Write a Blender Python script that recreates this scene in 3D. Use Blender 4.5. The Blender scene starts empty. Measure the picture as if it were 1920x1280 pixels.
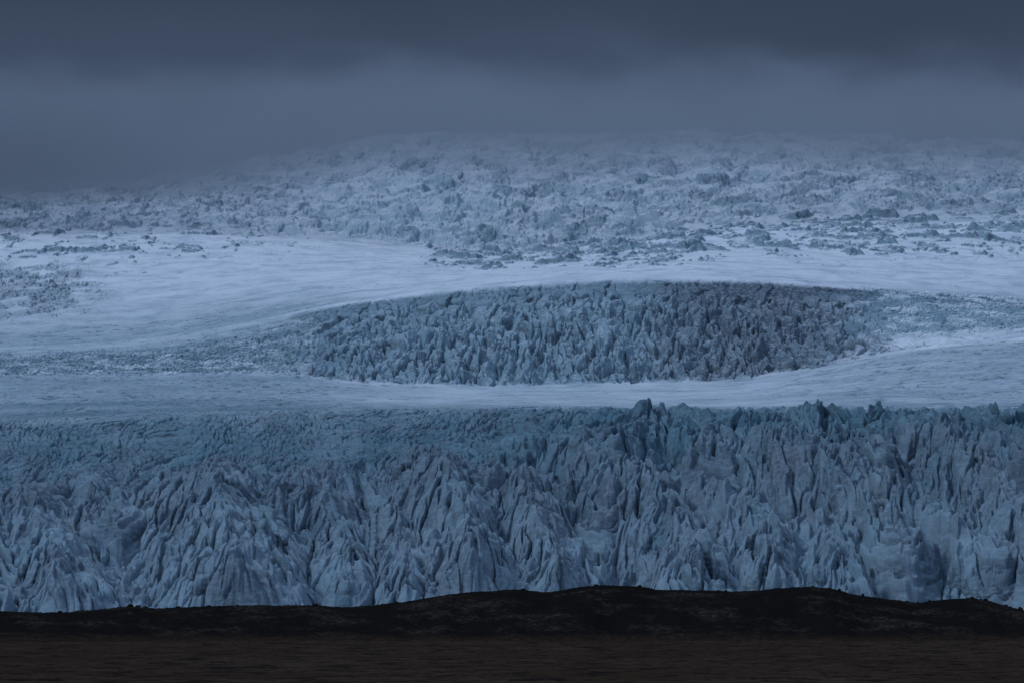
import bpy, bmesh, math, random
import numpy as np
from math import radians

random.seed(7)
rng = np.random.default_rng(7)
C = bpy.context.scene.collection
scene = bpy.context.scene

# ---------------------------------------------------------------- camera
EYE = 15.0                      # eye height above the plain
F = 7819.0                      # focal length in photo pixels (long telephoto)
HV, HU = 1127.0, 960.0          # horizon row and centre column of the photo
cam_d = bpy.data.cameras.new('camera')
cam = bpy.data.objects.new('camera', cam_d)
C.objects.link(cam)
cam.location = (0, 0, EYE)
cam.rotation_euler = (radians(90), 0, 0)
cam_d.sensor_width = 36.0
cam_d.lens = 36.0 * F / 1920.0
cam_d.shift_y = (HV - 640.0) / 1920.0
cam_d.clip_start = 1.0
cam_d.clip_end = 60000.0
scene.camera = cam

# ---------------------------------------------------------------- world
SUN_EL, SUN_AZ = radians(48), radians(262)     # light comes from the left, behind the camera
world = bpy.data.worlds.new('World')
scene.world = world
world.use_nodes = True
nt = world.node_tree
nt.nodes.clear()
L = nt.links.new
out = nt.nodes.new('ShaderNodeOutputWorld')
bg = nt.nodes.new('ShaderNodeBackground')
sky = nt.nodes.new('ShaderNodeTexSky')
sky.sky_type = 'NISHITA'
sky.sun_disc = False
sky.sun_elevation = SUN_EL
sky.sun_rotation = SUN_AZ
sky.air_density = 1.0
sky.dust_density = 1.0
tc = nt.nodes.new('ShaderNodeTexCoord')
sep = nt.nodes.new('ShaderNodeSeparateXYZ')
L(tc.outputs['Generated'], sep.inputs[0])
# overcast: the clear sky's light evened out into a slate blue cloud layer
hs = nt.nodes.new('ShaderNodeMix'); hs.data_type = 'RGBA'
hs.inputs['Factor'].default_value = 0.85
hs.inputs['B'].default_value = (3.9, 5.45, 8.55, 1)
L(sky.outputs[0], hs.inputs['A'])
# low cloud bank close to the horizon, ahead of the camera
nz = nt.nodes.new('ShaderNodeTexNoise')
nz.inputs['Scale'].default_value = 5.0
nz.inputs['Detail'].default_value = 3.0
mp = nt.nodes.new('ShaderNodeMapping')
mp.inputs['Scale'].default_value = (1, 1, 3.5)
L(tc.outputs['Generated'], mp.inputs[0]); L(mp.outputs[0], nz.inputs['Vector'])
ad = nt.nodes.new('ShaderNodeMath'); ad.operation = 'MULTIPLY_ADD'
ad.inputs[1].default_value = 0.045
L(nz.outputs['Fac'], ad.inputs[0]); L(sep.outputs['Z'], ad.inputs[2])
ramp = nt.nodes.new('ShaderNodeValToRGB')
L(ad.outputs[0], ramp.inputs[0])
cr = ramp.color_ramp
cr.interpolation = 'EASE'
SK = 10.0
for pos, col in ((0.0, (.080, .116, .188)), (.130, (.066, .096, .158)), (.148, (.054, .079, .132)), (.167, (.040, .058, .098)), (.24, (.036, .050, .086))):
    e = cr.elements.new(pos) if pos not in (0.0,) else cr.elements[0]
    e.color = (*[c for c in col], 1)
cr.elements[-1].position = 1.0
cr.elements[-1].color = (.036, .053, .10, 1)
scl = nt.nodes.new('ShaderNodeVectorMath'); scl.operation = 'SCALE'
scl.inputs['Scale'].default_value = SK
L(ramp.outputs[0], scl.inputs[0])
mr = nt.nodes.new('ShaderNodeMapRange'); mr.interpolation_type = 'SMOOTHSTEP'
mr.inputs['From Min'].default_value = 0.22
mr.inputs['From Max'].default_value = 0.85
L(sep.outputs['Z'], mr.inputs['Value'])
mx = nt.nodes.new('ShaderNodeMix'); mx.data_type = 'RGBA'
L(mr.outputs[0], mx.inputs['Factor'])
L(scl.outputs[0], mx.inputs['A'])
L(hs.outputs['Result'], mx.inputs['B'])
L(mx.outputs['Result'], bg.inputs['Color'])
bg.inputs['Strength'].default_value = 0.092
L(bg.outputs[0], out.inputs[0])

sun_d = bpy.data.lights.new('sun', 'SUN')
sun_d.energy = 1.0
sun_d.angle = radians(14)
sun_d.color = (.64, .82, 1.0)
sun = bpy.data.objects.new('sun', sun_d)
C.objects.link(sun)
# rotate so that the lamp shines from azimuth SUN_AZ (clockwise from +Y) and SUN_EL
from mathutils import Vector
sdir = Vector((math.sin(SUN_AZ) * math.cos(SUN_EL), math.cos(SUN_AZ) * math.cos(SUN_EL), math.sin(SUN_EL)))
sun.rotation_euler = (-sdir).to_track_quat('-Z', 'Y').to_euler()
sun.location = (0, 0, 3000)

scene.view_settings.view_transform = 'Standard'
scene.view_settings.look = 'None'
scene.view_settings.exposure = 0
scene.view_settings.gamma = 1
scene.cycles.volume_bounces = 1
scene.cycles.max_bounces = 5
scene.cycles.diffuse_bounces = 3
scene.cycles.volume_step_rate = 1.0

RES = 1.0        # grid density (1 = final)

# ---------------------------------------------------------------- numpy noise
f32 = np.float32
def _hash(ix, iy, seed):
    h = (ix.astype(np.uint32) * np.uint32(374761393)) ^ (iy.astype(np.uint32) * np.uint32(668265263)) ^ np.uint32((seed * 2654435761) & 0xffffffff)
    h = (h ^ (h >> np.uint32(13))) * np.uint32(1274126177)
    h = (h ^ (h >> np.uint32(16))) * np.uint32(2246822519)
    return h ^ (h >> np.uint32(15))
_ang = np.linspace(0, 2 * np.pi, 256, endpoint=False)
_GX, _GY = np.cos(_ang).astype(f32), np.sin(_ang).astype(f32)
def perlin(x, y, seed=0):
    """gradient noise, about -1..1"""
    x = np.asarray(x, f32); y = np.asarray(y, f32)
    x, y = np.broadcast_arrays(x, y)
    fx, fy = np.floor(x), np.floor(y)
    ix, iy = fx.astype(np.int32), fy.astype(np.int32)
    dx, dy = x - fx, y - fy
    u = dx * dx * dx * (dx * (dx * 6 - 15) + 10)
    v = dy * dy * dy * (dy * (dy * 6 - 15) + 10)
    r = []
    for oy in (0, 1):
        for ox in (0, 1):
            h = _hash(ix + ox, iy + oy, seed) & np.uint32(255)
            r.append(_GX[h] * (dx - ox) + _GY[h] * (dy - oy))
    a = r[0] + u * (r[1] - r[0]); b = r[2] + u * (r[3] - r[2])
    return (a + v * (b - a)) * f32(1.5)
def fbm(x, y, octv, seed=0, gain=.5, lac=2.03):
    t = 0; a = 1.0; s = 0
    for i in range(octv):
        t = t + a * perlin(x, y, seed + i * 17); s += a
        x = x * lac + 3.7; y = y * lac + 1.3; a *= gain
    return t / s
def ridged(x, y, octv, seed=0, gain=.5, lac=2.1):
    t = 0; a = 1.0; s = 0
    for i in range(octv):
        t = t + a * (1 - 2 * np.abs(perlin(x, y, seed + i * 31))); s += a
        x = x * lac + 5.1; y = y * lac + 2.9; a *= gain
    return t / s                       # -1..1 with sharp crests at 1
def voronoi(x, y, seed=0, jit=.9):
    """F1, F2 and a random value of the nearest cell"""
    x, y = np.broadcast_arrays(np.asarray(x, f32), np.asarray(y, f32))
    fx, fy = np.floor(x), np.floor(y)
    ix, iy = fx.astype(np.int32), fy.astype(np.int32)
    dx, dy = x - fx, y - fy
    F1 = np.full(x.shape, 9, f32); F2 = np.full(x.shape, 9, f32); R = np.zeros(x.shape, f32)
    for oy in (-1, 0, 1):
        for ox in (-1, 0, 1):
            h = _hash(ix + ox, iy + oy, seed)
            px = ox + .5 + ((h & np.uint32(1023)).astype(f32) / 1023 - .5) * jit
            py = oy + .5 + (((h >> np.uint32(10)) & np.uint32(1023)).astype(f32) / 1023 - .5) * jit
            d = np.sqrt((dx - px) ** 2 + (dy - py) ** 2)
            near = d < F1
            F2 = np.where(near, F1, np.minimum(F2, d))
            R = np.where(near, (h >> np.uint32(20)).astype(f32) / 4095, R)
            F1 = np.where(near, d, F1)
    return F1, F2, R
def blades(x, y, seed=0, jit=.9, gable=1.0, tilt=.5):
    """wedge shaped ice blades: one gable per cell; returns height (-1..1 or so), crack distance, random value"""
    x, y = np.broadcast_arrays(np.asarray(x, f32), np.asarray(y, f32))
    fx, fy = np.floor(x), np.floor(y)
    ix, iy = fx.astype(np.int32), fy.astype(np.int32)
    dx, dy = x - fx, y - fy
    F1 = np.full(x.shape, 9, f32); F2 = np.full(x.shape, 9, f32); R = np.zeros(x.shape, f32)
    ox_ = np.zeros(x.shape, f32); oy_ = np.zeros(x.shape, f32); S = np.zeros(x.shape, f32)
    for oy in (-1, 0, 1):
        for ox in (-1, 0, 1):
            h = _hash(ix + ox, iy + oy, seed)
            ex = dx - (ox + .5 + ((h & np.uint32(1023)).astype(f32) / 1023 - .5) * jit)
            ey = dy - (oy + .5 + (((h >> np.uint32(10)) & np.uint32(1023)).astype(f32) / 1023 - .5) * jit)
            d = np.sqrt(ex * ex + ey * ey)
            near = d < F1
            F2 = np.where(near, F1, np.minimum(F2, d))
            R = np.where(near, (h >> np.uint32(20)).astype(f32) / 4095, R)
            S = np.where(near, ((h >> np.uint32(5)) & np.uint32(1023)).astype(f32) / 1023, S)
            ox_ = np.where(near, ex, ox_); oy_ = np.where(near, ey, oy_)
            F1 = np.where(near, d, F1)
    a = (S - .5) * 2.4
    across = np.abs(ox_ * np.cos(a) + oy_ * np.sin(a))
    hgt = R - gable * across + tilt * (S - .5) * 2 * ox_ + tilt * (R - .6) * oy_
    return hgt, F2 - F1, R
def ss(a, b, x):
    t = np.clip((x - a) / (b - a), 0, 1)
    return (t * t * (3 - 2 * t)).astype(f32)
def curve(u, pts):
    p = np.array(pts, float)
    uu = np.linspace(-3000, 5000, 1601)
    v = np.interp(uu, p[:, 0], p[:, 1])
    k = np.hanning(27); k /= k.sum()
    v = np.convolve(np.pad(v, 13, 'edge'), k, 'valid')
    return np.interp(u, uu, v)
def boxblur(a, r, axis):
    if r < 1: return a
    pad = [(0, 0)] * a.ndim; pad[axis] = (r + 1, r)
    c = np.cumsum(np.pad(a, pad, 'edge'), axis=axis, dtype=np.float64)
    n = a.shape[axis]
    hi = np.take(c, range(2 * r + 1, 2 * r + 1 + n), axis); lo = np.take(c, range(0, n), axis)
    return (hi - lo) / (2 * r + 1)

# ---------------------------------------------------------------- mesh from a grid
def grid_mesh(name, X, Y, Z, keep, attrs, mat):
    """quads of the (rows, cols) grid where keep is True -> one mesh object"""
    nr, nc = X.shape
    q = np.argwhere(keep)
    a = q[:, 0] * nc + q[:, 1]
    quads = np.stack([a, a + 1, a + 1 + nc, a + nc], 1)
    used = np.zeros(nr * nc, bool); used[quads.ravel()] = True
    remap = np.cumsum(used) - 1
    co = np.stack([X.ravel()[used], Y.ravel()[used], Z.ravel()[used]], 1).astype(f32)
    quads = remap[quads].astype(np.int32)
    me = bpy.data.meshes.new(name)
    me.vertices.add(len(co)); me.vertices.foreach_set('co', co.ravel())
    me.loops.add(quads.size); me.loops.foreach_set('vertex_index', quads.ravel())
    me.polygons.add(len(quads))
    me.polygons.foreach_set('loop_start', np.arange(0, quads.size, 4, dtype=np.int32))
    me.update(calc_edges=True)
    for k, v in attrs.items():
        at = me.attributes.new(k, 'FLOAT', 'POINT')
        at.data.foreach_set('value', np.ascontiguousarray(v.ravel()[used], f32))
    me.materials.append(mat)
    ob = bpy.data.objects.new(name, me)
    C.objects.link(ob)
    return ob

# ---------------------------------------------------------------- materials
def nodes_of(name):
    m = bpy.data.materials.new(name); m.use_nodes = True
    t = m.node_tree; t.nodes.clear()
    o = t.nodes.new('ShaderNodeOutputMaterial')
    b = t.nodes.new('ShaderNodeBsdfPrincipled')
    t.links.new(b.outputs[0], o.inputs[0])
    return m, t, b
def N(t, kind, **kw):
    n = t.nodes.new(kind)
    for k, v in kw.items():
        if k in n.inputs: n.inputs[k].default_value = v
        else: setattr(n, k, v)
    return n
def mixc(t, fac, a, b):
    n = t.nodes.new('ShaderNodeMix'); n.data_type = 'RGBA'
    for s, v in (('Factor', fac), ('A', a), ('B', b)):
        if isinstance(v, (int, float)): n.inputs[s].default_value = v
        elif isinstance(v, tuple): n.inputs[s].default_value = (*v, 1)
        else: t.links.new(v, n.inputs[s])
    return n.outputs['Result']
def mathn(t, op, a, b=None, c=None, clamp=False):
    n = t.nodes.new('ShaderNodeMath'); n.operation = op; n.use_clamp = clamp
    for i, v in enumerate((a, b, c)):
        if v is None: continue
        if isinstance(v, (int, float)): n.inputs[i].default_value = v
        else: t.links.new(v, n.inputs[i])
    return n.outputs[0]
def attr(t, name):
    n = t.nodes.new('ShaderNodeAttribute'); n.attribute_name = name
    return n.outputs['Fac']
def noise(t, vec, scale, detail=4.0, rough=.55, stretch=None):
    if stretch:
        m = t.nodes.new('ShaderNodeMapping'); m.inputs['Scale'].default_value = stretch
        t.links.new(vec, m.inputs[0]); vec = m.outputs[0]
    n = t.nodes.new('ShaderNodeTexNoise')
    n.inputs['Scale'].default_value = scale; n.inputs['Detail'].default_value = detail; n.inputs['Roughness'].default_value = rough
    t.links.new(vec, n.inputs['Vector'])
    return n.outputs['Fac']
def remap(t, v, a, b, c=0.0, d=1.0):
    n = t.nodes.new('ShaderNodeMapRange'); n.interpolation_type = 'SMOOTHSTEP'
    for s, x in (('From Min', a), ('From Max', b), ('To Min', c), ('To Max', d)): n.inputs[s].default_value = x
    t.links.new(v, n.inputs['Value'])
    return n.outputs[0]

def ice_material():
    m, t, b = nodes_of('glacier_ice')
    pos = t.nodes.new('ShaderNodeTexCoord').outputs['Object']
    snow, teal, dirt_shade = attr(t, 'snow'), attr(t, 'teal'), attr(t, 'dirt_shade')
    n1 = noise(t, pos, .035, 5, .6)
    n2 = noise(t, pos, .25, 5, .65, (1, .6, 1.8))
    n3 = noise(t, pos, .09, 4, .6, (1.6, 1, 4))
    tl = mathn(t, 'ADD', teal, mathn(t, 'MULTIPLY', mathn(t, 'SUBTRACT', n1, .5), 1.2), clamp=True)
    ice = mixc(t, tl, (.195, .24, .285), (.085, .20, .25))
    dk = remap(t, n2, .40, .70, .0, .55)
    ice = mixc(t, dk, ice, (.085, .115, .15))
    # thin silt bands in the ice
    band = remap(t, n3, .56, .66, 0, .5)
    ice = mixc(t, band, ice, (.06, .07, .095))
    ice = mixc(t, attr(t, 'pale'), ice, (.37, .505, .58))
    d2 = mathn(t, 'MULTIPLY', dirt_shade, remap(t, n2, .30, .60), clamp=True)  # patchy dirt together with shade painted into the cracks
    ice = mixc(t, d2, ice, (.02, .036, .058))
    n4 = noise(t, pos, .022, 7, .62, (1, 1, 1))
    n5 = noise(t, pos, .05, 5, .6, (.6, 1.3, 1))
    sn = mixc(t, remap(t, n4, .42, .68, 0, .75), (.74, .76, .80), (.44, .52, .60))
    ln = remap(t, mathn(t, 'ABSOLUTE', mathn(t, 'SUBTRACT', n5, .5)), .0, .018, 1, 0)
    ln = mathn(t, 'MULTIPLY', ln, remap(t, n4, .42, .56, 0, .9))
    ln = mathn(t, 'MULTIPLY', ln, mathn(t, 'SUBTRACT', 1.35, snow), clamp=True)
    sn = mixc(t, ln, sn, (.16, .20, .25))
    n6 = noise(t, pos, .07, 3, .5, (.55, 1.0, 1))
    l2 = remap(t, mathn(t, 'ABSOLUTE', mathn(t, 'SUBTRACT', n6, .5)), .0, .03, 1, 0)
    l2 = mathn(t, 'MULTIPLY', l2, remap(t, snow, .72, .45, 0, .9))
    l2 = mathn(t, 'MULTIPLY', mathn(t, 'MULTIPLY', l2, remap(t, snow, .03, .15)), remap(t, n1, .38, .52))
    g = t.nodes.new('ShaderNodeNewGeometry')
    sp = t.nodes.new('ShaderNodeSeparateXYZ'); t.links.new(g.outputs['Normal'], sp.inputs[0])
    flat = remap(t, sp.outputs['Z'], .70, .93)            # snow cannot lie on steep ice
    sm = mathn(t, 'MULTIPLY', snow, mathn(t, 'ADD', mathn(t, 'MULTIPLY', flat, .75), .25), clamp=True)
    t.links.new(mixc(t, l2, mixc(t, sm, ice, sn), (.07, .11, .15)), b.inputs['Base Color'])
    b.inputs['Roughness'].default_value = .75
    b.inputs['Specular IOR Level'].default_value = .25
    bp = t.nodes.new('ShaderNodeBump'); bp.inputs['Strength'].default_value = .35; bp.inputs['Distance'].default_value = .6
    t.links.new(noise(t, pos, .5, 6, .65, (1.4, .7, 1)), bp.inputs['Height'])
    t.links.new(bp.outputs[0], b.inputs['Normal'])
    return m

def gravel_material():
    m, t, b = nodes_of('black_gravel')
    pos = t.nodes.new('ShaderNodeTexCoord').outputs['Object']
    n1 = noise(t, pos, .05, 6, .65)
    n2 = noise(t, pos, .5, 5, .7)
    moss = mathn(t, 'MULTIPLY', remap(t, n1, .48, .66), remap(t, n2, .4, .65))
    col = mixc(t, n2, (.006, .0055, .0055), (.016, .014, .0125))
    col = mixc(t, mathn(t, 'MULTIPLY', moss, .85), col, (.058, .046, .038))
    sz = t.nodes.new('ShaderNodeSeparateXYZ'); t.links.new(pos, sz.inputs[0])
    foot = mathn(t, 'MULTIPLY', remap(t, mathn(t, 'SUBTRACT', sz.outputs['Z'], mathn(t, 'MULTIPLY', n1, 7)), -3.4, 0.2, 1, 0), remap(t, n2, .36, .56))
    col = mixc(t, foot, col, (.036, .023, .016))
    t.links.new(col, b.inputs['Base Color'])
    b.inputs['Roughness'].default_value = .95
    b.inputs['Specular IOR Level'].default_value = .0
    bp = t.nodes.new('ShaderNodeBump'); bp.inputs['Strength'].default_value = .8; bp.inputs['Distance'].default_value = .4
    t.links.new(noise(t, pos, 1.2, 5, .7), bp.inputs['Height']); t.links.new(bp.outputs[0], b.inputs['Normal'])
    return m

def plain_material():
    m, t, b = nodes_of('moss_plain')
    pos = t.nodes.new('ShaderNodeTexCoord').outputs['Object']
    big = noise(t, pos, .011, 5, .6)
    mid = noise(t, pos, .09, 7, .70, (1, .55, 1))
    fine = noise(t, pos, .6, 4, .7, (1, .4, 1))
    col = mixc(t, remap(t, mid, .40, .62), (.035, .023, .0155), (.057, .039, .0265))
    col = mixc(t, remap(t, big, .42, .62), col, (.040, .0245, .017))
    col = mixc(t, remap(t, mid, .41, .47, .95, 0.), col, (.014, .012, .011))
    col = mixc(t, remap(t, fine, .45, .62, 0, .6), col, (.018, .013, .011))
    t.links.new(col, b.inputs['Base Color'])
    b.inputs['Roughness'].default_value = 1.0
    b.inputs['Specular IOR Level'].default_value = .0
    return m

ICE, GRAVEL, PLAIN = ice_material(), gravel_material(), plain_material()

# ================================================================ the ice: one heightfield cut into its zones
D0, D1, D2, D3, D4, D5, D6 = 2250., 2900., 4300., 4750., 6200., 7250., 7900.
def vknots(u):
    """rows of the photo on which the ice surface lies at the seven distances"""
    o = np.ones_like(u)
    k0 = 1188 * o
    k1 = curve(u, [(-800, 800), (0, 792), (300, 778), (700, 769), (1000, 764), (1300, 766), (1920, 770), (2600, 775)])
    k2 = curve(u, [(-800, 708), (0, 706), (300, 706), (480, 702), (600, 713), (700, 723), (900, 728), (1100, 725), (1300, 721), (1400, 713), (1550, 690), (1650, 668), (1920, 640), (2600, 620)])
    k3 = curve(u, [(-800, 665), (0, 655), (250, 642), (400, 620), (500, 598), (640, 569), (800, 547), (900, 536), (1000, 529), (1150, 521), (1300, 520), (1450, 526), (1600, 539), (1700, 548), (1920, 563), (2600, 590)])
    k4 = curve(u, [(-800, 430), (0, 425), (300, 420), (500, 432), (700, 450), (830, 466), (1000, 470), (1150, 452), (1300, 428), (1500, 415), (1700, 410), (1920, 405), (2600, 400)])
    k5 = curve(u, [(-800, 340), (0, 322), (250, 318), (400, 300), (550, 275), (700, 245), (900, 235), (1200, 232), (1600, 240), (1920, 255), (2600, 270)])
    k5 = k5 + 12
    k6 = k5 + 90
    return [k0, k1, k2, k3, k4, k5, k6]

def lin(a, b, step): return np.arange(a, b, step / RES)
drows = np.concatenate([lin(D0, 2420, 1.0), lin(2420, D1 + 40, .68), lin(D1 + 40, D2 - 20, 7.0), lin(D2 - 20, D3 + 30, .95), lin(D3 + 30, D4, 4.0), lin(D4, D5, 3.0), np.arange(D5, D6 + 1, 25)])
ucols = np.concatenate([np.arange(-1500, -300, 25), np.arange(-300, -20, 6), np.arange(-20, 1940, 1.42 / RES), np.arange(1940, 2220, 6), np.arange(2220, 3400, 25)])
NR, NC = len(drows), len(ucols)
Dg = drows[:, None]; Ug = ucols[None, :]
Xg = (Dg * (Ug - HU) / F)
Yg = np.broadcast_to(Dg, Xg.shape)
kv = vknots(ucols)
ks = np.array([D0, D1, D2, D3, D4, D5, D6])
kz = np.stack([EYE + (HV - v) / F * d for v, d in zip(kv, ks)])          # heights at the knots (7, NC)
def base_z(D):
    """piecewise linear in distance, softened at the knots"""
    z = 0
    for off, w in ((-36, .15), (-18, .2), (0, .3), (18, .2), (36, .15)):
        Dq = np.clip(D + off, D0, D6 - .01)
        i = np.clip(np.searchsorted(ks, Dq, 'right') - 1, 0, 5)
        f = ((Dq - ks[i]) / (ks[i + 1] - ks[i]))[:, None]
        z = z + w * (kz[i] * (1 - f) + kz[i + 1] * f)
    return z
Zb = base_z(drows)
print('grid', NR, NC, NR * NC)
Z = Zb.astype(f32).copy()
snow = np.ones_like(Z); pale = np.full_like(Z, .3); teal = np.full_like(Z, .35); dirt_shade = np.zeros_like(Z)

def px_to_world(u, v, lo=D0, hi=D1 + 60):
    """point of the bare slope seen at photo pixel (u, v)"""
    j = int(np.argmin(abs(ucols - u)))
    vv = HV - F * (Zb[:, j] - EYE) / drows
    sel = np.where((drows >= lo) & (drows <= hi))[0]
    i = sel[np.argmin(abs(vv[sel] - v))]
    return drows[i] * (u - HU) / F, drows[i]

# ---------------------------------------------------------------- front of the glacier
i1 = int(np.searchsorted(drows, D1 + 420))
X = Xg[:i1].astype(f32); Y = Yg[:i1].astype(f32)
U = np.broadcast_to(Ug, X.shape).astype(f32)
V = (HV - F * (Zb[:i1] - EYE) / Dg[:i1]).astype(f32)                     # how high on the slope (photo rows)
RIDGES = [  # polyline in photo pixels, height m, half width m
    ([(-60, 960), (-30, 1060), (-20, 1170)], 10, 26),
    ([(50, 960), (95, 1060), (110, 1170)], 13, 30),
    ([(150, 900), (175, 960), (200, 1000)], 7, 22),
    ([(395, 925), (415, 1000), (440, 1090), (450, 1175)], 20, 46),
    ([(640, 880), (560, 925), (490, 985)], 12, 24),
    ([(610, 960), (640, 1050), (650, 1120)], 7, 18),
    ([(735, 1015), (760, 1070), (765, 1170)], 10, 18),
    ([(800, 880), (835, 980), (870, 1080), (885, 1170)], 20, 34),
    ([(700, 800), (730, 860), (760, 900)], 8, 26),
    ([(975, 960), (1010, 1040), (1030, 1120), (1040, 1170)], 13, 26),
    ([(1075, 850), (1125, 920), (1150, 980)], 12, 26),
    ([(960, 840), (930, 880), (920, 920)], 8, 22),
    ([(1250, 770), (1200, 830), (1150, 880)], 14, 26),
    ([(1260, 780), (1300, 830), (1350, 890)], 12, 22),
    ([(1180, 950), (1240, 1010), (1290, 1080), (1300, 1160)], 14, 28),
    ([(1425, 895), (1500, 950), (1590, 1010), (1680, 1080)], 18, 30),
    ([(1310, 975), (1380, 1010), (1440, 1060), (1450, 1160)], 13, 26),
    ([(1435, 790), (1470, 840), (1520, 890)], 15, 26),
    ([(1560, 800), (1620, 880), (1660, 930)], 12, 24),
    ([(1690, 830), (1740, 880), (1810, 950), (1890, 1040), (1960, 1120)], 18, 34),
    ([(1600, 930), (1660, 990), (1760, 1050), (1860, 1110)], 14, 26),
    ([(1800, 790), (1860, 850), (1940, 900)], 14, 28),
    ([(1520, 1040), (1570, 1110), (1590, 1170)], 9, 22),
    ([(2020, 800), (2060, 960), (2120, 1150)], 16, 40),
    ([(-160, 900), (-140, 1150)], 12, 40), ([(-320, 850), (-320, 1150)], 12, 50), ([(2260, 800), (2290, 1150)], 16, 60),
]
wX = X + 7 * fbm(X / 38, Y / 80, 3, 11) + 3.0 * fbm(X / 12, Y / 30, 2, 12)
wY = Y + 26 * fbm(X / 42, Y / 90, 3, 15)
best = np.full(X.shape, 1e9, f32); rd = np.zeros_like(X); rs = np.zeros_like(X); rh = np.zeros_like(X); side = np.zeros_like(X); ramp_ = np.ones_like(X)
big = np.zeros_like(X)
YS = .42                                    # ridges run down the fall line: measure distance with the fall line foreshortened
for k, (pl, hgt, hw) in enumerate(RIDGES):
    P = np.array([px_to_world(*p) for p in pl], f32)
    # the polyline's own arc length
    acc = 0; d_ = np.full(X.shape, 1e9, f32); s_ = np.zeros_like(X); sd_ = np.zeros_like(X)
    for (ax, ay), (bx, by) in zip(P[:-1], P[1:]):
        ex, ey = bx - ax, (by - ay) * YS
        l2 = ex * ex + ey * ey
        px, py = wX - ax, (wY - ay) * YS
        tt = np.clip((px * ex + py * ey) / l2, 0, 1)
        qx, qy = px - tt * ex, py - tt * ey
        d = np.sqrt(qx * qx + qy * qy)
        m = d < d_
        d_ = np.where(m, d, d_); s_ = np.where(m, acc + tt * math.hypot(bx - ax, by - ay), s_)
        sd_ = np.where(m, np.sign(ex * py - ey * px), sd_)
        acc += math.hypot(bx - ax, by - ay)
    nd = d_ / hw
    m = nd < best
    best = np.where(m, nd, best)
    rd = np.where(m, d_, rd); rs = np.where(m, s_ + 400 * k, rs); side = np.where(m, sd_, side)
    big = np.maximum(big, 2.0 * hgt * np.clip(1 - nd, 0, 1) ** 1.15)
del wY
big *= .06 + .94 * ss(785, 930, V)
coarse = ss(775, 990, V + 40 * fbm(X / 50, Y / 90, 2, 63)) + ss(780, 1250, U) * ss(752, 800, V)
coarse = np.clip(coarse, 0, 1)                                             # 0 fine crumbled ice, 1 big towers
on = ss(2.4, 1.4, best) * coarse
# rib coordinates: p across the ribs, q along them
p1 = rd - .24 * rs
q1 = rs + 60 * side
p0 = wX + 42 * fbm(X / 85, Y / 170, 2, 21) - .10 * (Y - 2300) * ss(900, 1500, U)
q0 = Y
def ribs(p, q, seed, k):
    r = ridged(p / (7.5 * k), q / (62 * k), 3, seed, .45)
    b1, e1, R = blades(p / (8.0 * k) + .22 * perlin(p / 6, q / 30, seed + 5), q / (34 * k), seed + 1)
    crack = np.exp(-np.square(e1 / .10)) * (R > .25)
    b2, e2, Rb = blades(p / (3.6 * k), q / (13 * k), seed + 2)
    crack2 = np.exp(-np.square(e2 / .09)) * (Rb > .55)
    h = 1.8 * r + 8.5 * (b1 - .1) + 2.2 * (b2 - .1)
    return h, crack, crack2
fade = ss(0, 5, rd)
hA, cA, eA = ribs(p1, q1, 31, 1.0)
hC, cC, eC = ribs(p1 + 2.5 * fbm(X / 14, Y / 40, 2, 45), q1, 33, 1.55)
wr = ss(850, 1200, U + 120 * fbm(X / 60, Y / 90, 2, 47)) * .75
hA = hA * (1 - .6 * wr) + hC * wr * 1.5; cA = cA * (1 - wr) + cC * wr; eA = eA * (1 - wr) + eC * wr
del hC, cC, eC, wr
hB, cB, eB = ribs(p0, q0, 41, .62)
hB = hB * .8
on_ = on * (.25 + .75 * fade)
h = hA * on_ + hB * (1 - on_) * (.62 + .38 * coarse)
crack = cA * on_ + cB * (1 - on_); crk2 = eA * on_ + eB * (1 - on_)
cmask = ss(-.25, .45, fbm(X / 26, Y / 60, 3, 51))                          # cracks come in patches
lvl = .45 + .55 * coarse
big_n = fbm(X / 30, Y / 90, 3, 61) * 7.5 * (.4 + .6 * coarse)
und = ridged(X / 24 + .4 * fbm(X / 14, Y / 35, 2, 70), Y / 75, 2, 71) * 5.5 * coarse
fine = fbm(X / 3.0, Y / 6, 3, 81) * .45
small = ridged(X / 4.6 + .8 * perlin(X / 9, Y / 22, 93), Y / 20, 3, 91) * 1.3 * (1 - coarse * .35)
relief = big * coarse - 15 * ss(.6, 1.5, best) * coarse * ss(775, 850, V) + big_n + und + h * lvl + fine + small - crack * (3.0 + 8.0 * cmask) * lvl - crk2 * 2.6 * (.3 + .7 * cmask)
wtop = 1 - ss(D1 - 45, D1 + 70, Y + 25 * fbm(X / 60, Y / 200, 2, 97))
# crumbly ice runs farther back on the left
left = 1 - ss(500, 1100, U)
wtop_l = 1 - ss(D1 + 60, D1 + 420, Y + 60 * fbm(X / 80, Y / 200, 2, 98))
edge = wtop * (1 - .55 * left) + wtop_l * left * .30
spire = ss(D1 - 90, D1 - 20, Y) * wtop * ss(1050, 1400, U) * (np.clip(ridged(X / 22, Y / 45, 3, 99), 0, 1) ** 2 * 9.0 - 4.5 * ss(D1 - 80, D1, Y))
Z[:i1] += (relief - 2.0 * coarse * wtop) * edge * ss(D0, D0 + 40, Y) + spire
sn_f = np.clip(ss(D1 - 60 - 120 * left, D1 + 160 + 260 * left, Y + 60 * fbm(X / 25, Y / 60, 3, 113) + 30 * fbm(X / 70, Y / 90, 2, 114)), 0, 1) * (1 - .9 * ss(1050, 1300, U) * wtop)
snow[:i1] = sn_f
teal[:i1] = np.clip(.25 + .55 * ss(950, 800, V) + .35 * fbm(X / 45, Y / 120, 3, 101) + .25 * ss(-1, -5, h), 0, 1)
pale[:i1] = .02 + .22 * ss(920, 1100, V) - .05 + .32 * fbm(X / 35, Y / 60, 3, 121) + .12 * ss(-2, 4, h)
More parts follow.
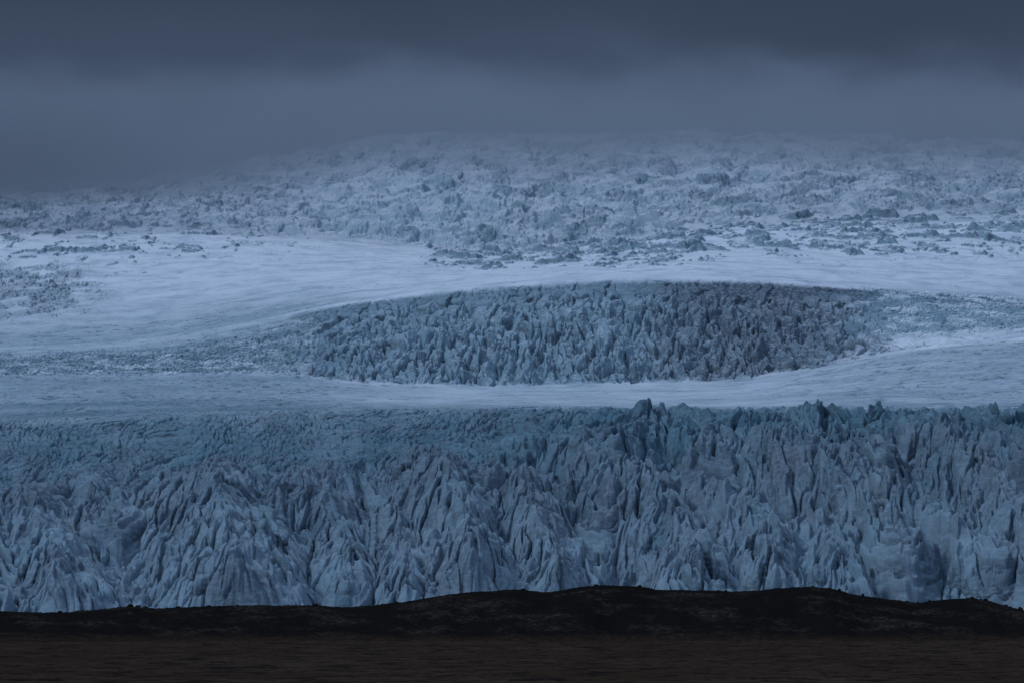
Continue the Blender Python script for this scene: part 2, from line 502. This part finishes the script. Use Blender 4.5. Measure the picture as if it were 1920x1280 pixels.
dirt_shade[:i1] = np.clip(.15 + .55 * fbm(X / 25, Y / 50, 4, 111) + 1.0 * crack * (.3 + .7 * cmask) * (.3 + .7 * coarse), 0, 1) * (1 - sn_f)  # random dirt, plus painted shade that deepens the cracks
del hA, hB, cA, cB, eA, eB, p1, q1, p0, wX, big_n, und, fine, small, relief

# ---------------------------------------------------------------- snow shelf, icefall, snowfield
def zone(a, b):
    i, j = int(np.searchsorted(drows, a)), int(np.searchsorted(drows, b))
    s = slice(i, j)
    return s, Xg[s].astype(f32), Yg[s].astype(f32), np.broadcast_to(Ug, (j - i, NC)).astype(f32), (HV - F * (Zb[s] - EYE) / Dg[s]).astype(f32)

# shelf between the front and the icefall
s, X, Y, U, V = zone(D1 + 60, D2 + 20)
w = ss(D1 + 60, D1 + 200, Y)
lc = 1 - ss(450, 780, U); rc = ss(1350, 1800, U)
cr = np.clip(1 - np.abs(perlin(X / 60, Y / 62 + .22 * X / 62, 201)) / .20, 0, 1) * ss(-.1, .3, fbm(X / 70, Y / 120, 2, 203))
cr2 = np.clip(1 - np.abs(perlin(X / 24, Y / 48 - .3 * X / 48, 205)) / .20, 0, 1) * ss(0, .35, fbm(X / 50, Y / 90, 2, 207))
amt = (.15 + lc + .8 * rc)
Z[s] += w * (2.2 * fbm(X / 70, Y / 60, 3, 209) - (5 * cr + 3 * cr2) * amt + amt * 1.2 * fbm(X / 9, Y / 22, 3, 211))
snow[s] = snow[s] * np.clip(.62 - .36 * lc - .14 * rc + .25 * fbm(X / 90, Y / 200, 3, 213), 0, 1) * np.clip(1 - (cr + cr2) * amt, 0, 1)
dirt_shade[s] += w * np.clip((cr + cr2) * amt * .9, 0, 1)

# icefall
s, X, Y, U, V = zone(D2 - 20, D3 + 60)
eD = 14 * fbm(X / 40, Y / 200, 3, 301)
wD = ss(D2 - 12, D2 + 50, Y + eD) * (1 - ss(D3 - 10, D3 + 22, Y + .4 * eD))
un = U + 60 * fbm(X / 60, Y / 60, 3, 303)
# lens-shaped outline: tower ice pinches out to both sides
lens = ss(400, 820, un) * (1 - .88 * ss(1400, 1740, un))
lens = lens * ss(0, .16, (Y - D2) / (D3 - D2) + .05)
rough_l = (1 - ss(480, 700, un)) * ss(D2 - 10, D2 + 30, Y) * (1 - ss(D2 + 250, D2 + 450, Y - 50 * ss(300, 700, U) + 80 * fbm(X / 50, Y / 60, 3, 305)))
rough_r = ss(1500, 1700, un) * (1 - ss(1880, 2100, un) * .6) * ss(D2 + 60, D2 + 180, Y)
xs = X + 12 * fbm(X / 42, Y / 90, 3, 307); ys = Y + 20 * fbm(X / 22, Y / 60, 2, 308)
b1, e1, R = blades(xs / 15.5, ys / 62, 311, .98, 1.25, .7)
b1s, e1s, Rs = blades(xs / 8.5, ys / 38, 312, .98, 1.1, .7)
szm = ss(-.12, .12, fbm(X / 50, Y / 90, 3, 314))
b1 = b1 * (1 - szm) + b1s * .75 * szm; e1 = e1 * (1 - szm) + e1s * szm
b2, e2, Rb = blades(xs / 5.6 + 7, ys / 24, 313, .98, 1.0, .6)
b3, e3, Rd = blades(X / 3.4, Y / 14, 316, .98, .9, .6)
c1 = np.exp(-np.square(e1 / .10)) * (R > .2)
c2 = np.exp(-np.square(e2 / .11)) * (Rb > .4)
calm = .28 + .72 * ss(D3 - 5, D3 - 170, Y)
pale[s] = .46 - .27 * ss(1150, 1380, un) + .25 * fbm(X / 40, Y / 60, 3, 341) + .3 * rough_r
tall = 13 * (b1 - .1) * (1 + .5 * fbm(X / 35, Y / 60, 2, 343)) + 4.0 * b2 * calm + 1.2 * b3 * calm - c1 * 4.5 - c2 * 2.8 + 6 * fbm(X / 45, Y / 70, 3, 317)
tall = tall * calm
F1c, F2c, Rc = voronoi(X / 4.2 + perlin(X / 6, Y / 9, 320), Y / 11, 321)
low = 3.0 * (Rc - .3) - 2.4 * F1c - 2.2 * np.exp(-np.square((F2c - F1c) / .13)) + ridged(X / 7, Y / 18, 3, 323) * 2
Z[s] += wD * lens * (tall - 4 - 3 * ss(D3 - 160, D3 - 10, Y)) + ss(D2 - 12, D2 + 40, Y) * (1 - ss(D3, D3 + 60, Y)) * (np.clip(rough_l, 0, 1) * .9 + rough_r * .8 * (1 - lens * .5)) * low * (1 - .8 * lens * wD)
wS = ss(D2 - 18, D2 + 2, Y + eD) * (1 - ss(D3 - 2, D3 + 14, Y + .4 * eD))
sn = np.clip(1 - (.74 + .2 * ss(D3 - 120, D3 - 20, Y)) * wS * ss(.05, .6, lens + .25 * fbm(X / 25, Y / 30, 2, 331)) - .9 * rough_l * wD * ss(-.5, .3, fbm(X / 30, Y / 40, 3, 332)) - .85 * rough_r * wD * ss(-.4, .3, fbm(X / 30, Y / 40, 3, 334)), 0, 1)
snow[s] = np.where(Y > D2 + 20, sn, np.minimum(sn, np.maximum(snow[s], .0) + .15 * ss(D2 - 20, D2 + 20, Y)))
teal[s] = np.clip(.75 - .5 * ss(1150, 1400, un) + .35 * fbm(X / 40, Y / 60, 3, 333) + .5 * rough_r, 0, 1)
dirt_shade[s] = np.clip(-.05 + .9 * c1 * lens + .75 * ss(1150, 1350, un) * (1 - ss(1500, 1700, un)) + .5 * fbm(X / 30, Y / 60, 4, 335) + .45 * ss(D3 - 130, D3, Y) + .45 * (1 - ss(520, 760, un)), 0, 1) * (1 - sn)  # gaps between blades painted darker as shade, on top of dirty areas

snow[s] *= 1 - .45 * (1 - ss(400, 720, U)) * ss(D2 + 100, D3 - 60, Y)
# snowfield
s, X, Y, U, V = zone(D3 + 20, D4 + 500)
w = ss(D3 + 20, D3 + 120, Y)
Z[s] += w * (4.5 * fbm(X / 160, Y / 150, 3, 401) + 1.6 * fbm(X / 26, Y / 60, 4, 403))
wav = X / 70 + .25 * perlin(X / 60, Y / 90, 405)
cr = np.clip(1 - np.abs(perlin(wav, Y / 24, 407)) / .075, 0, 1) * ss(.0, .35, fbm(X / 120, Y / 200, 3, 409))
# ice bluffs breaking out of the snow: a slow rise behind, a cliff towards the valley
cov_r = ss(1250, 1550, U) * ss(505, 450, V) + ss(760, 860, U) * (1 - ss(1250, 1400, U)) * ss(512, 488, V)
cov_l = (1 - ss(250, 700, U)) * ss(520, 470, V) * .65
cov = np.clip(.85 * cov_r + .6 * cov_l + ss(500, 430, V) * .15, 0, 1)
nb = fbm(X / 52 + .35 * perlin(X / 22, Y / 60, 421), Y / 85, 4, 423, .48)
m = np.clip((nb - .30 + .22 * cov) / .38, 0, 1) * ss(.1, .5, cov)
m = m * (1 + .35 * perlin(X / 9, Y / 60, 424))
nb2 = fbm(X / 18, Y / 60 - .3 * X / 60, 3, 428)
m2 = np.clip((nb2 - .34 + .15 * cov) / .25, 0, 1) * ss(.0, .4, cov + .3 * fbm(X / 120, Y / 200, 2, 429))
m = np.maximum(m, .3 * m2)
rockn = ridged(X / 7, Y / 16, 3, 425)
pn = fbm(X / 40, Y / 70, 4, 435)
patch = ss(.0, .5, (1 - ss(0, 300, U)) * ss(480, 520, V) * (1 - ss(555, 620, V)) * (.55 + 1.3 * pn))
bp_, ep_, Rp = blades((X - .12 * Y) / 7 + perlin(X / 15, Y / 20, 431), Y / 30, 433)
Z[s] += w * (m * 11 * (.8 + .2 * rockn) + 1.2 * ss(.03, .1, m) * rockn - cr * 3.0) + patch * (5 * (bp_ - .2) + 2 * rockn - 3 * np.exp(-np.square(ep_ / .12)))
gr = np.gradient((m * 11.0).astype(f32), axis=0) / np.gradient(drows[s])[:, None].astype(f32)
bare = ss(.05, .30, gr + .06 * rockn) * ss(.02, .1, m)
sn_lvl = np.clip(.66 + .34 * ss(600, 500, V) + .2 * fbm(X / 200, Y / 110, 3, 427), .3, 1)
sn_lvl = sn_lvl - .32 * (1 - ss(D3 + 20, D3 + 300, Y + 60 * fbm(X / 60, Y / 60, 2, 445))) * (1 - ss(450, 820, U)) - .2 * (1 - ss(D3 + 20, D3 + 120, Y)) * ss(1500, 1750, U)
snow[s] = sn_lvl * np.clip(1 - .85 * bare - .1 * m - cr * .9 - .42 * patch, 0, 1) * np.where(Y < D3 + 60, np.minimum(1, snow[s] + ss(D3 + 20, D3 + 60, Y)), 1)
dirt_shade[s] = np.maximum(dirt_shade[s] * (1 - w), np.clip(bare * (.1 + 1.1 * fbm(X / 16, Y / 30, 3, 437)) + cr * .4 + patch * .15, 0, 1))
teal[s] = np.clip(.5 + .4 * fbm(X / 40, Y / 60, 2, 439), 0, 1)
pale[s] = np.where(Y > D3 + 60, .35 + .3 * fbm(X / 60, Y / 60, 2, 441), pale[s])

# upper icefall, fading into the cloud
s, X, Y, U, V = zone(D4 - 250, D6 + 10)
st = D4 - 120 + 90 * fbm(X / 90, Y / 400, 3, 501) + 130 * ss(1250, 1500, U)
w = ss(0, 160, Y - st) * (1 - ss(D5 + 50, D6, Y) * .8)
F1, F2, R = voronoi(X / 27 + .5 * fbm(X / 25, Y / 50, 2, 503), Y / 75, 505, .95)
F1b, F2b, Rb = voronoi(X / 11, Y / 30 + .4 * perlin(X / 9, Y / 20, 507), 509, .95)
blk = 9 * (R - .4) - 3 * F1 + 4 * (Rb - .5) - 2 * F1b - 3 * np.exp(-np.square((F2 - F1) / .15))
tex = 20 * fbm(X / 80, Y / 120, 3, 511) + 2.4 * ridged(X / 11, Y / 28, 3, 513) + .6 * fbm(X / 4, Y / 7, 2, 515)
pat = ss(-.2, .3, fbm(X / 65, Y / 100, 3, 517))
Z[s] += w * (blk * (.22 + .78 * pat) + tex)
un = ss(-.25, .3, fbm(X / 60 + 9, Y / 70, 3, 519))
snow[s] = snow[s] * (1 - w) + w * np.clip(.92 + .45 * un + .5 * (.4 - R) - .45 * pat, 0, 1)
dirt_shade[s] = dirt_shade[s] * (1 - w) + w * np.clip(.05 * pat - .28 + .8 * fbm(X / 28, Y / 50, 4, 521) + .35 * (Rb - .5), 0, 1)
teal[s] = teal[s] * (1 - w) + w * np.clip(.55 + .5 * fbm(X / 60, Y / 90, 3, 523), 0, 1)

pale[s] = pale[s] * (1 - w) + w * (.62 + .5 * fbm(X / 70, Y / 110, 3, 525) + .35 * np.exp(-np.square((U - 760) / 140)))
# ---------------------------------------------------------------- cut into zones
Vq = HV - F * (Zb - EYE) / Dg
Dc = np.broadcast_to(Dg, Z.shape)[:-1, :-1]; Uc = np.broadcast_to(Ug, Z.shape)[:-1, :-1]
Xc = Xg[:-1, :-1].astype(f32)
wob = fbm(Xc[::1, :] / 60, (Dc / 60).astype(f32), 2, 601)
front = Dc < D1 + 40 + 25 * wob + 260 * (1 - ss(500, 1100, Uc))
lensc = ss(430, 760, Uc + 60 * wob)
lo = D2 + 14 * wob
hi = D3 + 8 * wob
lo_l = D2 + 0 * Dc
fall = (~front) & (Dc > lo) & (Dc < hi - 40 * (1 - ss(300, 560, Uc)) ) & ~((Uc > 1780) & (Dc < D2 + 120))
upper = Dc > D4 - 60 + 60 * wob + 130 * ss(1250, 1500, Uc)
shelf = (~front) & (~fall) & (Dc <= D2 + 120)
field = ~(front | fall | upper | shelf)
attrs = dict(snow=snow, teal=teal, dirt_shade=dirt_shade, pale=np.clip(pale, 0, 1))
def struct(ob, label):
    ob['kind'] = 'structure'; ob['label'] = label; ob['category'] = 'terrain'
    return ob
for nm, kp, lb in (
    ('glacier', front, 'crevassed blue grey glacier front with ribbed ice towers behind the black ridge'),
    ('snow', shelf, 'flat pale snow shelf between the glacier front and the icefall'),
    ('icefall', fall, 'lens shaped band of jagged ice pinnacles between two snow slopes'),
    ('snowfield', field, 'bright smooth snowfield with scattered ice bluffs above the icefall'),
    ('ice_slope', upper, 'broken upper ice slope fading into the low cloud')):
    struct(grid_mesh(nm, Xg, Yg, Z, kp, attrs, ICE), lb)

# ================================================================ the moraine ridge
CREST = [(-1500, 1120), (-600, 1135), (0, 1147), (70, 1150), (120, 1149), (200, 1143), (240, 1138), (290, 1142), (400, 1138), (480, 1136), (590, 1136), (650, 1140), (690, 1137), (760, 1129), (850, 1114), (960, 1106), (1025, 1112), (1100, 1100), (1150, 1098), (1200, 1101), (1260, 1107), (1300, 1108), (1400, 1110), (1460, 1104), (1520, 1101), (1560, 1105), (1600, 1116), (1660, 1124), (1720, 1131), (1770, 1125), (1820, 1122), (1850, 1127), (1880, 1136), (1920, 1146), (2100, 1155), (2500, 1130), (3400, 1120)]
mc = np.concatenate([np.arange(-1500, -100, 12), np.arange(-100, 2020, 1.9 / RES), np.arange(2020, 3400, 12)])
md = np.concatenate([np.arange(1470, 1590, 1.5 / RES), np.arange(1590, 1735, .55 / RES), np.arange(1735, 1900, 3)])
MX = (md[:, None] * (mc[None] - HU) / F).astype(f32); MY = np.broadcast_to(md[:, None], MX.shape).astype(f32)
p = np.array(CREST, float)
cv = np.interp(mc, p[:, 0], p[:, 1]); k = np.hanning(9); k /= k.sum(); cv = np.convolve(np.pad(cv, 4, 'edge'), k, 'valid')
DC = 1715.0
crest_h = (EYE + (HV - cv) / F * DC)[None, :]
toe = 1590 + 50 * fbm(MX[0] / 50, MX[0] * 0, 4, 701, .6)[None] - 50 * (1 - ss(100, 420, mc))[None] + 10 * ss(1000, 1500, mc)[None]
tt = np.clip((MY - toe) / (DC - toe), 0, 1)
prof = (.30 * tt + .70 * (tt * tt * (3 - 2 * tt)))
prof = np.where(MY > DC, 1 - ss(DC + 6, DC + 130, MY) * 1.25 - .002 * (MY - DC), prof)
lump = 1.7 * fbm(MX / 22, MY / 30, 4, 711) * np.clip(4 * tt * (1 - tt), 0, 1) * (MY <= DC) + .35 * ridged(MX / 9, MY / 14, 3, 713) * ss(0, .2, tt) * ss(1, .9, tt)
rub = (.75 * ridged(MX / 11, MY / 14, 4, 719) * ss(.5, .95, tt) + .22 * fbm(MX / 1.6, MY / 1.6, 3, 715) + .16 * np.clip(perlin(MX / .9, MY / .9, 717) - .25, 0, 1) * 3) * ss(0, .05, tt)
MZ = crest_h * prof + lump + rub - .25 + .25 * ss(0, .06, tt)
# outer wings sink back to the plain
struct(grid_mesh('hill', MX, MY, MZ, np.ones((len(md) - 1, len(mc) - 1), bool), {}, GRAVEL), 'long low black gravel moraine ridge in front of the glacier')

# ================================================================ the plain
gx = np.concatenate([[-30000, -12000, -5000, -2000, -800], np.arange(-300, 300, 1.0 / RES), [300, 800, 2000, 5000, 12000, 30000]])
gy = np.concatenate([[-20000, -5000, -1000, 0, 400], np.arange(600, 1000, .9 / RES), np.arange(1000, 1640, 1.6 / RES), [1700, 2500, 5000, 12000, 40000]])
GX, GY = np.meshgrid(gx.astype(f32), gy.astype(f32))
inner = ss(-300, -240, GX) * ss(300, 240, GX) * ss(600, 680, GY) * ss(1640, 1600, GY)
GZ = inner * (.42 * fbm(GX / 17, GY / 30, 4, 801) + .22 * ridged(GX / 6, GY / 10, 2, 803) - .1 - .5 * ss(.15, .4, fbm(GX / 45, GY / 26, 3, 805)))
struct(grid_mesh('ground', GX, GY, GZ, np.ones((len(gy) - 1, len(gx) - 1), bool), {}, PLAIN), 'flat brown mossy plain with dark streaks below the ridge')

# ================================================================ boulders on the ridge
def boulder(u, v, wpx, hpx, label, seed, group=None):
    """a boulder whose foot rests on the crest under photo pixel (u, v)"""
    D = DC - 1.5
    j = int(np.argmin(abs(mc - u))); i = int(np.argmin(abs(md - D)))
    x, y, z = MX[i, j], MY[i, j], MZ[i, j]
    m_px = D / F
    rx, rz = wpx * m_px / 2, hpx * m_px
    bm = bmesh.new()
    bmesh.ops.create_icosphere(bm, subdivisions=3, radius=1)
    r = random.Random(seed)
    planes = []
    for _ in range(9):
        n = Vector((r.gauss(0, 1), r.gauss(0, 1), r.gauss(0, 1))).normalized()
        planes.append((n, r.uniform(.55, .85)))
    for vt in bm.verts:
        for n, dd in planes:
            e = vt.co.dot(n) - dd
            if e > 0: vt.co -= n * e * .9
        vt.co *= 1 + r.uniform(-.03, .03)
        vt.co.x *= rx * 1.15; vt.co.y *= rx * 1.0; vt.co.z *= rz * .62
    me = bpy.data.meshes.new('boulder'); bm.to_mesh(me); bm.free()
    me.materials.append(GRAVEL)
    ob = bpy.data.objects.new('boulder', me); C.objects.link(ob)
    ob.location = (x, y, z + rz * .22)
    ob.rotation_euler = (0, 0, r.uniform(0, 6))
    ob['label'] = label; ob['category'] = 'boulder'
    ob['group'] = group or 'dark boulders along the ridge crest'
    return ob
BOULDERS = [
    (112, 1147, 10, 5, 'dark round boulder in the low dip at the far left end of the ridge'),
    (154, 1146, 8, 4, 'small dark boulder just right of the ridge dip at the far left'),
    (243, 1137, 13, 7, 'largest dark boulder on the left ridge hump beneath the deep ice gully'),
    (259, 1138, 12, 6, 'dark flat boulder touching the right side of the big left hump boulder'),
    (272, 1141, 8, 4, 'small dark boulder ending the row on the left ridge hump'),
    (333, 1140, 10, 4, 'low dark boulder on the ridge right of the left hump'),
    (392, 1137, 13, 5, 'wide low boulder on the level ridge below the ribbed ice dome'),
    (445, 1135, 9, 3, 'flat dark boulder on the level ridge under the small pale ice block'),
    (592, 1134, 12, 6, 'dark humped boulder where the level ridge meets the dark ice notch'),
    (743, 1131, 9, 3, 'low dark boulder partway up the rising left flank of the ridge'),
    (982, 1105, 12, 5, 'dark boulder on the first hump left of the middle notch'),
    (1117, 1098, 9, 5, 'round dark boulder on the highest part of the middle hump'),
    (1200, 1101, 10, 4, 'dark boulder on the right shoulder of the middle hump'),
    (1361, 1109, 7, 4, 'small dark boulder in the shallow saddle between the two highest humps'),
    (1523, 1101, 9, 4, 'dark boulder on top of the right hump of the ridge'),
    (1573, 1110, 7, 5, 'small pointed boulder high on the slope falling right'),
    (1617, 1119, 7, 7, 'tall pointed dark boulder standing out on the slope falling right'),
    (1686, 1127, 7, 4, 'small dark boulder near the foot of the slope falling right'),
    (1720, 1131, 6, 4, 'tiny dark boulder at the bottom of the right dip'),
    (1743, 1129, 6, 3, 'tiny flat boulder just right of the bottom of the right dip'),
    (1822, 1122, 9, 5, 'dark boulder on top of the last hump at the right'),
    (1847, 1127, 9, 5, 'dark boulder on the right edge of the last hump'),
    (1886, 1139, 8, 4, 'small dark boulder on the steep end slope at the right'),
    (1914, 1146, 11, 8, 'large dark boulder at the extreme right end of the ridge'),
]
for n_, (u, v, w_, h_, lb) in enumerate(BOULDERS):
    boulder(u, v, w_, h_, lb, 50 + n_)

# ================================================================ low cloud resting on the upper ice
def cloud():
    xs = np.linspace(-2600, 2600, 90); ys = np.linspace(6050, 11500, 70)
    GXc, GYc = np.meshgrid(xs.astype(f32), ys.astype(f32))
    Ucl = HU + F * GXc / GYc
    bot_v = 75 + curve(Ucl.ravel(), [(-900, 420), (0, 400), (250, 392), (450, 368), (600, 345), (750, 318), (900, 325), (1100, 338), (1400, 328), (1700, 345), (1920, 352), (2700, 355)]).reshape(Ucl.shape)
    zb = EYE + (HV - bot_v) / F * 6900 + 16 * fbm(GXc / 190, GYc / 300, 3, 901) + 8 * fbm(GXc / 60, GYc / 90, 2, 905)
    zt = np.full_like(zb, 1120.0) + 30 * fbm(GXc / 260, GYc / 300, 3, 903)
    nr, nc = zb.shape
    co = np.concatenate([np.stack([GXc.ravel(), GYc.ravel(), zb.ravel()], 1), np.stack([GXc.ravel(), GYc.ravel(), zt.ravel()], 1)])
    n = nr * nc; fc = []
    for i in range(nr - 1):
        for j in range(nc - 1):
            a = i * nc + j
            fc.append((a, a + nc, a + nc + 1, a + 1)); fc.append((n + a, n + a + 1, n + a + nc + 1, n + a + nc))
    for j in range(nc - 1):
        a = j; fc.append((a, a + 1, n + a + 1, n + a))
        a = (nr - 1) * nc + j; fc.append((a + 1, a, n + a, n + a + 1))
    for i in range(nr - 1):
        a = i * nc; fc.append((a + nc, a, n + a, n + a + nc))
        a = i * nc + nc - 1; fc.append((a, a + nc, n + a + nc, n + a))
    me = bpy.data.meshes.new('cloud'); me.from_pydata(co.tolist(), [], fc); me.update()
    m = bpy.data.materials.new('cloud_vapour'); m.use_nodes = True
    t = m.node_tree; t.nodes.clear()
    o = t.nodes.new('ShaderNodeOutputMaterial'); v = t.nodes.new('ShaderNodeVolumePrincipled')
    pos = t.nodes.new('ShaderNodeTexCoord').outputs['Object']
    sz = t.nodes.new('ShaderNodeSeparateXYZ'); t.links.new(pos, sz.inputs[0])
    nn = noise(t, pos, .0035, 4, .6, (1, .6, 2.2))
    # dense against the mountain, thinning towards the valley and upwards
    zz = mathn(t, 'SUBTRACT', sz.outputs['Z'], mathn(t, 'MULTIPLY', mathn(t, 'SUBTRACT', nn, .5), 260))
    zz = mathn(t, 'SUBTRACT', zz, mathn(t, 'MULTIPLY', mathn(t, 'SUBTRACT', sz.outputs['Y'], 6800), .10))
    zb2 = mathn(t, 'ADD', zz, remap(t, sz.outputs['X'], -850, -150, 75, 0))
    dens = mathn(t, 'MULTIPLY', remap(t, zz, 690, 900, 1, 0), remap(t, zb2, 685, 840, .03, 1))
    dens = mathn(t, 'MULTIPLY', dens, remap(t, nn, .30, .62, .55, 1.25))
    t.links.new(mathn(t, 'MULTIPLY', dens, .0056), v.inputs['Density'])
    v.inputs['Color'].default_value = (.455, .485, .52, 1)
    v.inputs['Anisotropy'].default_value = 0
    t.links.new(v.outputs[0], o.inputs['Volume'])
    m.cycles.volume_step_rate = .12
    me.materials.append(m)
    ob = bpy.data.objects.new('cloud', me); C.objects.link(ob)
    ob['kind'] = 'stuff'; ob['label'] = 'low slate blue cloud hiding the top of the ice slope'; ob['category'] = 'cloud'
cloud()
